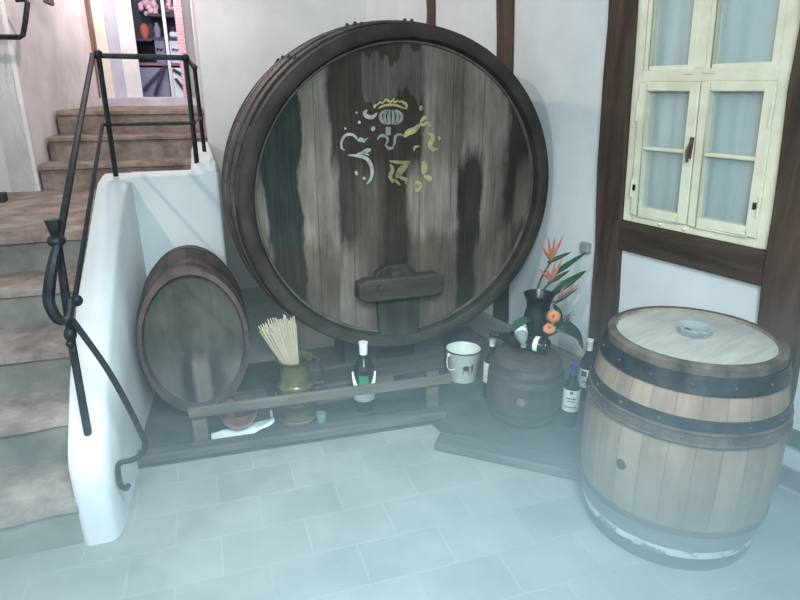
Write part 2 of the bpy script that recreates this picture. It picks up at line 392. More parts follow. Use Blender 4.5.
for y0, y1 in ((.070, .105), (.145, .185), (.25, .29), (.37, .41), (.455, .49)):
    rr = lambda y:   .755+.028*(1-((y-.25)/.25)**2)
    b = lathe([(rr(y0)-.004, y0), (rr(y0)+.0025, y0), (rr(y1)+.0025, y1), (rr(y1)-.004, y1), (rr(y0)-.004, y0)], 96, 'Y', sxb, c=(0, -.25, 0))
    h = bigp('hoop', b, rust_iron); h.location.z = cz
    for a in (-38, -14, 3):
        r_ = rr((y0+y1)/2)+.004; bigp('rivet', ball(bmesh.new(), (sxb*r_*math.sin(R(a)), (y0+y1)/2-.25, r_*math.cos(R(a))), .009), rust_iron, parent=h)
# cask head: upright boards, worn and stained in patches
hm = N('cask_head'); x, y, z = hm.xyz()
wob = hm.math('MULTIPLY', hm.math('SUBTRACT', hm.noise((3, 1, 1.2), 3, 5), .5), .10)
xs = hm.math('ADD', x, wob)
u = hm.math('DIVIDE', hm.math('ADD', hm.math('DIVIDE', hm.math('ADD', xs, .0736), 1.058), .7), 1.4)
lt, md_, dk, br_ = rgb(114, 104, 95), rgb(88, 78, 69), rgb(46, 42, 39), rgb(54, 44, 38)
dg = rgb(44, 46, 46)
def rp(st_): return hm.ramp(u, [((xx+.7)/1.4, c_) for xx, c_ in st_])
top = rp([(-.70, dk), (-.64, md_), (-.585, md_), (-.575, dg), (-.41, dg), (-.40, lt), (-.295, lt), (-.27, dk), (-.23, br_), (.10, br_), (.135, br_), (.16, lt), (.34, md_), (.36, lt), (.50, lt), (.58, lt), (.60, dk), (.70, dk)])
mid = rp([(-.70, dk), (-.66, lt), (-.58, lt), (-.565, dg), (-.42, dg), (-.41, lt), (-.26, lt), (-.24, dk), (-.10, md_), (-.02, br_), (.07, br_), (.10, lt), (.33, lt), (.345, dk), (.45, dk), (.47, lt), (.56, md_), (.60, dk), (.64, dk), (.67, md_)])
low = rp([(-.70, dk), (-.60, md_), (-.56, md_), (-.55, dk), (-.42, dk), (-.41, md_), (-.28, md_), (-.26, md_), (-.24, lt), (-.12, md_), (-.02, dk), (.06, dk), (.09, md_), (.33, md_), (.35, dk), (.43, dk), (.45, md_), (.58, md_), (.70, dk)])
zz = hm.math('ADD', hm.math('SUBTRACT', z, .06), hm.math('MULTIPLY', hm.math('SUBTRACT', hm.noise((9, 1, 1.5), 1.5, 6), .5), .35))
ss = hm.n.new('ShaderNodeMapRange'); ss.inputs[1].default_value = .05; ss.inputs[2].default_value = .14; hm.l.new(zz, ss.inputs[0])
s2 = hm.n.new('ShaderNodeMapRange'); s2.inputs[1].default_value = -.30; s2.inputs[2].default_value = -.22; hm.l.new(zz, s2.inputs[0])
col = hm.mix(ss.outputs[0], hm.mix(s2.outputs[0], low, mid), top)
# worn patch at the top of the middle boards
px_ = hm.math('LESS_THAN', hm.math('ABSOLUTE', hm.math('SUBTRACT', x, -.06)), .155)
pz_ = hm.math('MULTIPLY', hm.math('GREATER_THAN', zz, .40), hm.math('LESS_THAN', zz, .57))
col = hm.mix(hm.math('MULTIPLY', hm.math('MULTIPLY', px_, pz_), .55), col, rgb(92, 86, 79))
gr = hm.noise((60, 1, 3), 1, 8, .7); g2 = hm.noise((8, 1, 3), 1, 6, .6)
col = hm.mix(.75, col, hm.ramp(gr, [(.3, (.32, .32, .32, 1)), (.7, (.78, .78, .78, 1))]), 'OVERLAY')
col = hm.mix(.6, col, hm.ramp(g2, [(.35, (.30, .30, .30, 1)), (.65, (.70, .70, .70, 1))]), 'OVERLAY')
fr = hm.math('FRACT', hm.math('ADD', hm.math('MULTIPLY', x, 5.9), 20.6))
jn = hm.math('LESS_THAN', fr, .03)
col = hm.mix(hm.math('MULTIPLY', jn, .45), col, (.012, .011, .01, 1))
hm.bump(hm.math('SUBTRACT', gr, hm.math('MULTIPLY', jn, .7)), .4, .006)
headm = hm.base(col, .8, 0, .25)
o = bigp('head', lathe([(0, .045), (.69, .045), (.69, .08), (0, .08)], 96, 'Y', sxb, c=(0, -.25, 0)), headm); o.location.z = cz
HY = -.25+.045
# crossbar and hatch
def hx(u_, v_):
    """drawing units of the crest and hatch design laid out on the cask head"""
    u_ -= 392; v_ -= 185; k = 1+-0.000708463*u_+-0.000540996*v_
    return ((-0.0735556+0.00515988*u_+1.7561e-05*v_)/k, (0.059439+-0.000338645*u_+-0.00471412*v_)/k)
hatch = wood('hatch_wood', rgb(38, 35, 33), rgb(68, 63, 58), (14, 2, 2))
hp = [hx(*p) for p in [(375, 292), (417, 288), (416, 337), (378, 337)]]
o = bigp('hatch', prism(hp, -.035), hatch, .006); o.location = (0, HY, cz)
bar = [hx(*p) for p in [(354, 281), (362, 277), (432, 270), (438, 273), (438, 287), (430, 291), (362, 299), (354, 295)]]
ob = bigp('crossbar', prism(bar, -.075), wood('crossbar_wood', rgb(48, 42, 38), rgb(80, 72, 64), (2, 3, 14)), .008); ob.location = (0, HY, cz)
o = bigp('wedge', prism([hx(*p) for p in [(371, 278), (375, 270), (384, 264), (404, 262), (412, 268), (415, 275)]], -.04), hatch, .006); o.location = (0, HY, cz)
bl = bmesh.new(); b_ = hx(374, 283); tube(bl, [(b_[0], -.075, b_[1]), (b_[0], -.088, b_[1])], .012, 10); o = bigp('bolt', bl, rust_iron); o.location = (0, HY, cz); bl = bmesh.new()
b_ = hx(392, 273); tube(bl, [(b_[0], -.04, b_[1]+.005), (b_[0], -.058, b_[1]+.005)], .024, 12)
o = bigp('bolt', bl, rust_iron); o.location = (0, HY, cz)
# painted crest: raised gesso strokes in silver and gold
silver = mottled('silver_paint', rgb(140, 136, 128), rgb(178, 173, 164), 30, rough=.6)
gold = mottled('gold_paint', rgb(142, 128, 88), rgb(178, 166, 120), 30, rough=.55)
dullg = mottled('worn_gold_paint', rgb(112, 98, 68), rgb(146, 130, 92), 25, rough=.7)
greyp = mottled('grey_paint', rgb(112, 108, 103), rgb(146, 141, 134), 30, rough=.7)
def cpt(u_, v_): return hx(320+u_/5.0, 80+v_/5.0)
def stroke(bm, pts, w, taper=True, d=-.0025):
    P_ = smoothpath([(*cpt(*p), 0) for p in pts], 6); n = len(P_); L = []; Rr = []
    for i, p in enumerate(P_):
        t = (P_[min(i+1, n-1)]-P_[max(i-1, 0)]).normalized(); nn = Vector((-t.y, t.x, 0))
        ww = w/2/5/209*(math.sin(PI*min(max((i+.6)/(n+.2), .04), .97))**.6 if taper else 1)
        L.append(p+nn*ww); Rr.append(p-nn*ww)
    f = [[bm.verts.new((q.x, yy, q.y)) for q in L] + [bm.verts.new((q.x, yy, q.y)) for q in Rr] for yy in (0, d)]
    for i in range(n-1):
        for lay in f: bm.faces.new((lay[i], lay[i+1], lay[n+i+1], lay[n+i]))
        bm.faces.new((f[0][i], f[0][i+1], f[1][i+1], f[1][i])); bm.faces.new((f[0][n+i], f[0][n+i+1], f[1][n+i+1], f[1][n+i]))
    return bm
sv = bmesh.new()
for pts, w_ in [([(240, 290), (200, 305), (165, 275), (130, 275), (108, 305), (108, 340), (125, 350)], 13), ([(140, 375), (190, 380), (235, 395), (258, 440), (255, 490), (232, 520)], 18),
               ([(205, 370), (230, 355), (255, 348)], 20), ([(285, 165), (262, 185), (235, 182), (222, 165), (235, 150)], 20), ([(178, 455), (185, 475)], 14), ([(215, 485), (226, 497)], 14),
               ([(190, 215), (202, 208)], 14), ([(258, 236), (272, 250)], 22), ([(178, 160), (188, 166)], 10), ([(122, 238), (130, 246)], 10), ([(195, 290), (215, 302), (228, 300)], 18), ([(185, 370), (215, 365), (245, 375)], 12)]: stroke(sv, pts, w_)
o = bigp('painted_scroll', sv, silver); o.location = (0, HY, cz); o['label'] = 'silver painted scrollwork left of the crest'
gv = bmesh.new()
for p in [([(268, 140), (280, 122)], 12), ([(280, 128), (300, 112), (312, 118)], 10), ([(312, 118), (330, 98), (340, 108)], 10), ([(335, 92), (350, 110), (372, 90)], 10), ([(368, 96), (372, 112), (392, 100)], 10), ([(392, 110), (412, 108), (420, 124)], 10), ([(424, 108), (432, 128), (428, 146)], 12), ([(290, 142), (320, 128), (355, 124), (392, 130), (425, 144)], 12)]: stroke(gv, *p)
o = bigp('painted_crown', gv, gold); o.location = (0, HY, cz); gv = bmesh.new()
for p in [([(420, 285), (440, 262), (470, 250), (500, 222)], 30), ([(500, 212), (520, 190), (535, 188)], 18), ([(520, 215), (540, 218), (552, 232)], 18), ([(490, 222), (525, 225)], 16), ([(540, 268), (560, 275), (562, 295), (548, 320), (560, 345), (588, 345)], 26), ([(588, 285), (596, 290), (592, 300)], 14),
          ([(470, 355), (474, 335), (496, 330)], 12), ([(505, 128), (502, 152)], 14), ([(515, 405), (522, 440), (515, 470)], 34), ([(520, 480), (545, 490), (552, 505)], 26), ([(470, 525), (486, 510), (502, 530), (486, 550), (472, 538)], 20)]: stroke(gv, *p)
o = bigp('painted_supporter', gv, gold); o.location = (0, HY, cz); o['label'] = 'gold painted scrollwork right of the crest'
kv = bmesh.new()
for dx in (-48, -30, -10, 10, 30, 48): stroke(kv, [(355+dx*.55, 148), (355+dx*1.1, 175), (355+dx*.95, 205), (355+dx*.45, 222)], 15)
stroke(kv, [(340, 235), (340, 275)], 26, False); stroke(kv, [(285, 300), (300, 280), (325, 280), (338, 300), (325, 330)], 14); stroke(kv, [(420, 280), (395, 272), (375, 285), (372, 315), (360, 340)], 14); stroke(kv, [(330, 330), (345, 342), (368, 338)], 14)
o = bigp('painted_helmet', kv, greyp); o.location = (0, HY, cz)
dv = bmesh.new()
for p in [([(345, 405), (400, 412), (450, 408)], 16), ([(440, 415), (415, 440), (395, 465), (380, 490)], 34), ([(350, 420), (362, 450), (350, 480), (365, 515)], 22), ([(385, 470), (410, 490), (432, 500), (425, 520)], 18), ([(365, 495), (385, 510), (400, 525)], 14)]: stroke(dv, *p)
o = bigp('painted_shield', dv, dullg); o.location = (0, HY, cz)

# cradle under the cask
cr = thing('cask_cradle', 'low dark timber cradle carrying the huge wine cask', 'cradle', (.927, 2.9, 0), (0, 0, R(2.5)))
for yy in (.02, .19): obj('sleeper', bx((0, yy, .06), (1.15, .11, .12)), old_beam, cr, bevel=.008)
for sx_ in (-1, 1):
    obj('chock', hexa([(sx_*.20-.09, -.02, .12), (sx_*.20+.09, -.02, .12), (sx_*.20+.09, .2, .12), (sx_*.20-.09, .2, .12), (sx_*.20-.09, -.02, .262 if sx_ > 0 else .300), (sx_*.20+.09, -.02, .300 if sx_ > 0 else .262), (sx_*.20+.09, .2, .300 if sx_ > 0 else .262), (sx_*.20-.09, .2, .262 if sx_ > 0 else .300)]), old_beam, cr, bevel=.006)
for ch in cr.children:
    if ch.name.startswith('chock'): ch.location.z = -.012

# ------------------------------------------------------------------ oval cask by the stairs
lc = thing('oval_cask', 'smaller oval dark purple-brown cask lying against the white stair wall', 'cask', (-.098, 2.97, .0))
lz = .375; lsx = .247/.365
lst = staves('oval_cask_staves', rgb(60, 50, 51), rgb(90, 76, 77), 'Y', 26, .6, (10, 1.5, 10))
o = obj('stave_body', lathe([(.362, -.215), (.374, -.1), (.378, 0), (.374, .1), (.362, .22), (.33, .22), (.33, .20), (0, .20)], 72, 'Y', lsx), lst, lc); o.location.z = lz+.017
o = obj('rim', lathe([(.364, -.20), (.362, -.24), (.335, -.244), (.330, -.236), (.322, -.205), (.345, -.20)], 72, 'Y', lsx), mottled('purple_rim', rgb(70, 55, 56), rgb(98, 80, 81), 9, bump=.3), lc); o.location.z = lz+.017
lh = N('oval_head'); x, y, z = lh.xyz(); xo = lh.math('ADD', x, lh.math('MULTIPLY', lh.math('SUBTRACT', lh.noise((1, 1, 1), 9, 5), .5), .05))
lo_ = lh.ramp(lh.math('ADD', lh.math('MULTIPLY', xo, 2.0), .5), [(.0, rgb(90, 84, 82)), (.30, rgb(96, 92, 88)), (.36, rgb(56, 54, 54)), (.43, rgb(60, 56, 56)), (.47, rgb(120, 110, 104)), (.58, rgb(112, 102, 98)), (.62, rgb(62, 58, 58)), (.70, rgb(70, 66, 64)), (.76, rgb(96, 90, 86)), (1, rgb(100, 92, 90))])
hi_ = lh.ramp(lh.noise((1, 1, 1), 5, 5), [(.35, rgb(66, 63, 60)), (.65, rgb(88, 84, 78))])
mr = lh.n.new('ShaderNodeMapRange'); mr.inputs[1].default_value = -.09; mr.inputs[2].default_value = 0; lh.l.new(lh.math('ADD', z, lh.math('MULTIPLY', lh.noise((4, 1, 1), 4, 4), .1)), mr.inputs[0])
lhc = lh.mix(mr.outputs[0], lo_, hi_); lg = lh.noise((30, 1, 3), 1, 6)
lhc = lh.mix(.5, lhc, lh.ramp(lg, [(.3, (.35, .35, .35, 1)), (.7, (.7, .7, .7, 1))]), 'OVERLAY'); lh.bump(lg, .3, .005)
o = obj('head', lathe([(0, -.205), (.325, -.205), (.325, -.18), (0, -.18)], 72, 'Y', lsx), lh.base(lhc, .8, 0, .3), lc); o.location.z = lz+.017
for y0, y1 in ((-.165, -.12), (.10, .145)):
    r_ = .389
    h = obj('hoop', lathe([(.362, y0), (.372 if y0 < 0 else .378, y0), (.378 if y0 < 0 else .372, y1), (.362, y1), (.362, y0)], 72, 'Y', lsx), rust_iron, lc); h.location.z = lz+.017
oc = thing('cask_support', 'short dark timber chock under the oval cask', 'chock', (-.095, 2.97, 0))
# small wooden block in front
blk = tag(obj('wooden_block', bb(.045, .205, 2.60, 2.70, 0, .135), old_beam, bevel=.008), 'short dark timber block in front of the oval cask', 'block')
bpy.data.objects.remove(oc)
pl = tag(obj('plank', bx((0, 0, .05), (.62, .035, .10)), old_rail, bevel=.006, loc=(.55, 2.705, 0), rot=(0, 0, R(2))), 'weathered plank on edge behind the brass pitcher', 'plank')

# ------------------------------------------------------------------ timber rack on the floor
rk = thing('timber_rack', 'long low timber rack with slim raised rail in front of the casks', 'rack', (.31, 2.42, 0), (0, 0, R(-2.2)))
obj('ground_beam', bx((0, -.012, .022), (1.42, .07, .044)), old_beam, rk, bevel=.010)
obj('rail', bx((.14, .004, .195), (1.20, .022, .048)), old_rail, rk, bevel=.005)
for x_ in (-.42, .655):
    p_ = obj('post', bx((x_, .004 + .026, .115 if x_ > 0 else .10), (.062, .030, .23 if x_ > 0 else .20)), old_rail, rk, bevel=.005)
for ch in rk.children:
    if ch.name.startswith('post'): ch.location.z = 0.0
sl = tag(obj('floor_beam', bx((0, 0, .022), (.70, .10, .044)), old_beam, bevel=.010, loc=(1.16, 1.937, 0), rot=(0, 0, R(-39.7))), 'heavy dark floor beam lying slantwise in front of the keg', 'beam')

# ------------------------------------------------------------------ upright oak barrel
rb_ = thing('oak_barrel', 'large upright oak barrel with black hoops beneath the window', 'barrel', (1.523, 1.46, 0), (0, 0, R(20)))
H = .733
def Rr(z):
    t = (z/H-.48)*2; return .3215-(.048*t*t)
oak = staves('oak_staves', rgb(104, 86, 74), rgb(154, 136, 122), 'Z', 26, .35, (26, 26, 2), .7, .22)
obj('stave_body', lathe([(Rr(z)-.03 if z in (0, H) else Rr(z), z) for z in [0]+[H*i/20 for i in range(0, 21)][0:0]] + [(Rr(0), .0)] + [(Rr(H*i/20), H*i/20) for i in range(1, 20)] + [(Rr(H)-.002, H-.006), (Rr(H)-.008, H), (Rr(H)-.022, H), (Rr(H)-.026, H-.018), (0, H-.018)], 80), oak, rb_)
headw = N('barrel_top'); f = headw.noise((2, 22, 1), 2, 6); g = headw.noise((1, 1, 1), 5, 6)
headw = headw.base(headw.ramp(headw.math('ADD', headw.math('MULTIPLY', f, .5), headw.math('MULTIPLY', g, .5)), [(.35, rgb(132, 127, 121)), (.65, rgb(162, 158, 151))]), .7, 0, .3)
obj('head', lathe([(0, H-.010), (Rr(H)-.024, H-.010), (Rr(H)-.024, H-.02), (0, H-.02)], 80), headw, rb_)
chime = mottled('chime_wood', rgb(50, 44, 41), rgb(92, 81, 75), 14, bump=.4)
obj('chime', lathe([(Rr(.705)+.001, .703), (Rr(.72)+.004, .712), (Rr(.725)+.004, .728), (Rr(H)-.004, H+.002), (Rr(H)-.02, H+.002), (Rr(H)-.024, H-.012)], 80), chime, rb_)
def band(z0, z1, t=.005, n=4):
    zs_ = [z0+(z1-z0)*i/n for i in range(n+1)]
    return lathe([(Rr(z0)-.003, z0)]+[(Rr(q)+t, q) for q in zs_]+[(Rr(z1)-.003, z1)], 80)
grey_hoop = mottled('grey_hoop', rgb(88, 84, 82), rgb(116, 112, 108), 8, (1, 1, 3), .6, bump=.2)
wh = N('worn_white_paint'); f = wh.noise((1, 1, 2), 13, 5, .7); wh.bump(f, .3, .003)
wh = wh.base(wh.ramp(f, [(.44, rgb(92, 94, 96)), (.50, rgb(206, 204, 200))]), .7)
for z0, z1, m_, t in [(.648, .704, hoop_iron, .005), (.535, .572, hoop_iron, .005), (.492, .534, rust_iron, .008), (.155, .178, rust_iron, .007), (.088, .155, grey_hoop, .004), (.058, .088, wh, .005), (.0, .058, hoop_iron, .006)]:
    h = obj('hoop', band(z0, z1, t), m_, rb_)
    if m_ is wh: h['label'] = 'hoop with worn white paint near the floor'
    if z0 in (.648, .535, .492):
        for a in range(0, 360, 24):
            aa = R(a + z0*300); q = (z0+z1)/2
            obj('rivet', ball(bmesh.new(), ((Rr(q)+t)*math.sin(aa), (Rr(q)+t)*math.cos(aa), q), .0055), rust_iron, h)
for z_ in (.495, .532):
    obj('hoop_edge', lathe([(Rr(z_)+.006+.006*math.cos(q), z_+.006*math.sin(q)) for q in [2*PI*i/8 for i in range(9)]], 80), rust_iron, rb_)
bh = bmesh.new()
ang = math.atan2(-1.46, -1.523) - R(20) + R(-27)
rr_ = Rr(.33)-.006
dirv = Vector((math.cos(ang), math.sin(ang), 0))
tube(bh, [dirv*rr_+Vector((0, 0, .345)), dirv*(rr_+.009)+Vector((0, 0, .345))], [.020, .017], 14)
obj('bung', bh, mottled('bung_dark', rgb(40, 34, 30), rgb(62, 52, 46), 20), rb_)

# glass ashtray on it
ash = thing('glass_ashtray', 'clear glass ashtray with dark triangle marks on the oak barrel top', 'ashtray', (1.539, 1.475, H-.0095))
gl = N('clear_glass'); gl.base(rgb(150, 160, 162), .06, 0, .8); gl.b.inputs['Alpha'].default_value = .40; gl = gl.m
obj('bowl', lathe([(0, 0), (.048, 0), (.054, .004), (.060, .024), (.057, .028), (.048, .024), (.040, .008), (0, .006)], 8), gl, ash, smooth=20)
tb = mottled('dark_mark', rgb(30, 32, 34), rgb(46, 48, 50), 20)
for cx_, cy_ in ((-.020, .018), (.012, -.020)):
    mk = bmesh.new()
    for a, b in (((-.011, -.009), (.011, -.009)), ((.011, -.009), (0, .011)), ((0, .011), (-.011, -.009))):
        tube(mk, [(cx_+a[0], cy_+a[1], .0085), (cx_+b[0], cy_+b[1], .0085)], .0025, 6)
    obj('triangle_mark', mk, tb, ash, rot=(0, 0, R(-25)))

# ------------------------------------------------------------------ dark keg
KX, KY, KH = 1.385, 2.272, .342
kg = thing('small_keg', 'small dark upright keg with bottles and vase on top', 'keg', (KX, KY, 0))
kgm = staves('keg_staves', rgb(54, 48, 48), rgb(84, 74, 74), 'Z', 20, .45, (12, 12, 2))
KR = lambda z: .181-.036*((z/KH-.5)*2)**2
obj('stave_body', lathe([(KR(0)-.012, 0), (KR(0), .012)]+[(KR(KH*i/14), KH*i/14) for i in range(1, 14)]+[(KR(KH), KH-.006), (KR(KH)-.006, KH), (KR(KH)-.014, KH), (KR(KH)-.016, KH-.012), (0, KH-.012)], 64), kgm, kg)
obj('head', lathe([(0, KH-.0125), (KR(KH)-.015, KH-.0125), (KR(KH)-.015, KH-.008), (0, KH-.008)], 48), mottled('keg_top', rgb(60, 54, 54), rgb(84, 76, 74), 9), kg)
for z0, z1 in ((.035, .065), (.085, .11), (.228, .252), (.275, .303)):
    obj('hoop', lathe([(KR(z0)-.003, z0), (KR(z0)+.003, z0), (KR(z1)+.003, z1), (KR(z1)-.003, z1)], 64), mottled('keg_hoop', rgb(58, 56, 58), rgb(88, 84, 84), 15, rough=.5, metal=.3), kg)
ka = math.atan2(-KY, -KX)+R(-4)
kb = bmesh.new(); dv_ = Vector((math.cos(ka), math.sin(ka), 0)); pz = .165
tube(kb, [dv_*(KR(pz)-.004)+Vector((0, 0, pz)), dv_*(KR(pz)+.005)+Vector((0, 0, pz))], .019, 14)
obj('bung', kb, mottled('keg_bung', rgb(96, 88, 86), rgb(120, 110, 106), 20), kg)

# ------------------------------------------------------------------ bottles
dglass = N('dark_bottle_glass'); dglass.base(rgb(20, 26, 26), .12, 0, .6); dglass = dglass.m
gglass = mottled('green_bottle_glass', rgb(22, 40, 34), rgb(28, 52, 42), 9, rough=.12, bump=0)
lab = mottled('white_label', rgb(222, 222, 214), rgb(236, 236, 228), 12, rough=.6, bump=.02)
inkm = mottled('label_ink', rgb(58, 56, 58), rgb(82, 80, 82), 30, rough=.7, bump=0)
def bottle(name, label, loc, r, h, capm, cap_h, lz0, lz1, arc=(-70, 70), face=0, rot=None, glassm=None, emblem=None, scale_y=1, nk=.38):
    t = thing(name, label, 'bottle', loc, rot or (0, 0, 0))
    sh = h*(1-nk)
    pr_ = [(0, .006), (r*.6, .0), (r*.93, .0), (r, .008), (r, sh-.02), (r*.96, sh), (r*.72, sh+.028), (r*.46, sh+.05), (r*.37, sh+.07), (r*.34, h-.012), (r*.40, h-.011), (r*.40, h), (0, h)]
    obj('glass_body', lathe(pr_, 32, sy=scale_y), glassm or dglass, t)
    rn = r*.36
    obj('capsule', lathe([(rn*1.03, h-cap_h), (rn*1.14, h-.013), (r*.43, h-.012), (r*.43, h+.002), (0, h+.002)], 24), capm, t)
    a0, a1 = R(face+arc[0]), R(face+arc[1])
    def strip(z0, z1, q0, q1, m, nm, par, e=.0008):
        return obj(nm, lathe([(r+.0002, z0), (r+e, z0), (r+e, z1), (r+.0002, z1)], 20, sy=scale_y, a0=q0, a1=q1), m, par)
    lb = strip(lz0, lz1, a0, a1, lab, 'paper_label', t)
    if emblem:
        for z0, z1, f0, f1 in emblem:
            strip(lz0+(lz1-lz0)*z0, lz0+(lz1-lz0)*z1, R(face)+f0*R(arc[1]), R(face)+f1*R(arc[1]), inkm, 'print', lb, .0014)
    return t
purple = mottled('violet_capsule', rgb(66, 62, 120), rgb(88, 82, 150), 20, rough=.4)
white_cap = mottled('white_capsule', rgb(222, 224, 222), rgb(238, 238, 236), 20, rough=.45)
F1 = math.degrees(math.atan2(-1.545, -2.12))
bottle('wine_bottle', 'dark wine bottle with violet capsule and white label standing beside the keg', (1.550, 2.13, 0), .0385, .315, purple, .085, .085, .195, (-85, 85), F1, emblem=[(.84, .95, -.14, .14), (.60, .65, -.40, .40), (.48, .52, -.3, .3), (.2, .24, -.5, .5)])
bottle('wine_bottle', 'dark wine bottle with white capsule in front of the timber post', (1.775, 2.33, 0), .0385, .325, white_cap, .075, .075, .175, (-85, 85), math.degrees(math.atan2(-1.78, -2.33)), emblem=[(.62, .9, .0, .5), (.3, .36, -.3, .3)])
bottle('wine_bottle', 'dark wine bottle half hidden behind the left side of the keg', (1.318, 2.50, 0), .0385, .315, white_cap, .03, .09, .20, (-85, 85), math.degrees(math.atan2(-1.28, -2.50)))
b2 = bottle('wine_bottle', 'dark wine bottle with white capsule behind the raised rail of the rack', (.668, 2.585, 0), .052, .355, white_cap, .068, .06, .105, (-75, 75), math.degrees(math.atan2(-.668, -2.585)), glassm=dglass, nk=.36)
f_ = math.degrees(math.atan2(-.668, -2.585))
gt = obj('green_tag', lathe([(.0525, .135), (.054, .135), (.054, .200), (.0525, .200)], 16, a0=R(f_-24), a1=R(f_+28)), mottled('green_sticker', rgb(30, 112, 76), rgb(56, 150, 104), 14, rough=.25), b2)
obj('tag_foot', lathe([(.0535, .122), (.0555, .122), (.0555, .150), (.0535, .150)], 12, a0=R(f_-20), a1=R(f_+20)), lab, b2)
cb = bmesh.new()
for sd in (-1, 1):
    pts = []
    for i in range(9):
        q = i/8; a = R(f_+sd*(18+62*q)); z_ = .122+.085*q**1.6; pts.append((math.sin(a)*.0555, math.cos(a)*.0555, z_))
    tube(cb, pts, [.004+.007*math.sin(PI*min(.95, .15+i/9)) for i in range(9)], 6)
obj('neck_crescent', cb, lab, b2)
# bottles lying on the keg
lyb = bottle('wine_bottle', 'dark wine bottle lying on the keg with its round base forward', (1.450, 2.205, KH+.0395), .0385, .29, gglass, .06, .040, .062, (-120, 120), 0, rot=(R(90), 0, R(-143)), emblem=None)
clear = mottled('clear_bottle_glass', rgb(120, 126, 122), rgb(150, 154, 148), 8, rough=.15, bump=0)
bottle('spirit_bottle', 'slim pale bottle with big white label propped on the keg', (1.372, 2.345, KH+.122), .029, .185, clear, .02, .025, .105, (-180, 180), 0, rot=(R(90+14), 0, R(-22)), glassm=clear, nk=.4, emblem=[(.55, .62, -1, 1)])

# ------------------------------------------------------------------ enamel bucket
bk = thing('enamel_bucket', 'white enamel bucket with dark rim and dark motif beside the keg', 'bucket', (1.268, 2.735, 0))
enam = mottled('white_enamel', rgb(220, 222, 212), rgb(232, 234, 224), 7, rough=.25, bump=.02)
obj('body', lathe([(0, .004), (.068, .004), (.070, 0), (.074, .004), (.098, .178), (.100, .180), (.096, .181), (.094, .178), (.071, .010), (0, .010)], 48), enam, bk)
obj('rim', lathe([(.0975+.004*math.cos(q), .181+.004*math.sin(q)) for q in [2*PI*i/8 for i in range(9)]], 48), mottled('dark_enamel', rgb(44, 50, 48), rgb(60, 66, 64), 20, rough=.3), bk)
wb = bmesh.new(); tube(wb, smoothpath([(-.096, -.02, .160), (-.112, -.04, .150), (-.118, -.06, .115), (-.112, -.085, .105), (-.09, -.098, .112)], 6), .0025, 8)
ball(wb, (-.094, -.02, .162), .010)
obj('handle', wb, enam, bk)
mo = bmesh.new(); fb_ = math.atan2(-1.268, -2.735)
def motif(pts):
    P2 = []
    for (q, zz_) in pts:
        rr2 = .074+.024*zz_/.178+.0008; P2.append((q, zz_, rr2))
    fs = []
    for e in (0, .001): fs.append([mo.verts.new(((r_+e)*math.sin(fb_-q), (r_+e)*math.cos(fb_-q), z_)) for q, z_, r_ in P2])
    mo.faces.new(fs[1]); mo.faces.new(fs[0][::-1])
    for i in range(len(pts)): mo.faces.new((fs[0][i], fs[0][(i+1) % len(pts)], fs[1][(i+1) % len(pts)], fs[1][i]))
motif([(.02, .100), (.10, .112), (.34, .112), (.40, .100), (.38, .085), (.28, .078), (.12, .082)]); motif([(.0, .105), (.05, .108), (.06, .060), (.02, .060)]); motif([(.36, .090), (.40, .092), (.42, .055), (.38, .055)])
motif([(.52, .118), (.66, .120), (.70, .085), (.62, .070), (.55, .075)]); motif([(.56, .075), (.60, .075), (.60, .050), (.56, .050)]); motif([(.42, .104), (.50, .110), (.50, .104), (.42, .098)])
obj('dark_motif', mo, inkm, bk, smooth=0)

# ------------------------------------------------------------------ brass pitcher with sticks, bowl on napkin, small glass
brass = mottled('dull_brass', rgb(100, 92, 66), rgb(142, 132, 100), 7, rough=.3, metal=.55, bump=.05)
PX, PY = .335, 2.595
pt = thing('brass_pitcher', 'tall ribbed brass pitcher full of thin sticks behind the rail', 'pitcher', (PX, PY, 0))
obj('body', lathe([(0, .004), (.088, 0), (.092, .008), (.092, .016), (.086, .020), (.086, .085), (.090, .09), (.090, .10), (.084, .105), (.082, .165), (.086, .172), (.086, .184), (.078, .19), (.070, .20), (.066, .29), (.072, .305), (.088, .318), (.090, .322), (.084, .322), (.062, .30), (.060, .20), (.07, .10), (.07, .03), (0, .03)], 48), brass, pt)
hb2 = bmesh.new(); tube(hb2, smoothpath([(.075, -.01, .305), (.098, -.02, .318), (.112, -.025, .30), (.128, -.03, .24), (.138, -.03, .195), (.125, -.03, .185), (.088, -.02, .18)], 6), .009, 8)
obj('handle', hb2, mottled('dark_handle', rgb(38, 40, 42), rgb(58, 58, 58), 20, rough=.5), pt)
stick_m = wood('pale_stick', rgb(190, 174, 150), rgb(226, 212, 190), (30, 30, 3))
proto_sticks = []
for v in range(3):
    b = bmesh.new(); L_ = .33+.018*v; tube(b, [(0, 0, 0), (.002*v-.002, .001, L_*.5), (.001*v, 0, L_)], [.0010, .0024, .0024], 6)
    me = bpy.data.meshes.new('thin_stick'); b.to_mesh(me); b.free(); me.materials.append(stick_m); proto_sticks.append(me)
for i in range(130):
    o = bpy.data.objects.new('thin_stick', proto_sticks[i % 3]); C.objects.link(o)
    q = i*2.39996; rr2 = math.sqrt((i+.5)/130); ca, sa = rr2*math.cos(q), rr2*math.sin(q)
    nk_p = Vector((-.020+.042*ca, .004+.040*sa, .30)); tp = Vector((-.066+.084*ca, -.010+.055*sa, .48))
    d = tp-nk_p; b0 = nk_p-d*.75
    o.location = (PX+b0.x, PY+b0.y, b0.z); o.rotation_euler = d.to_track_quat('Z', 'Y').to_euler()
    tag(o, 'thin pale wooden stick in the bundle standing in the brass pitcher', 'stick', 'thin sticks in the brass pitcher')

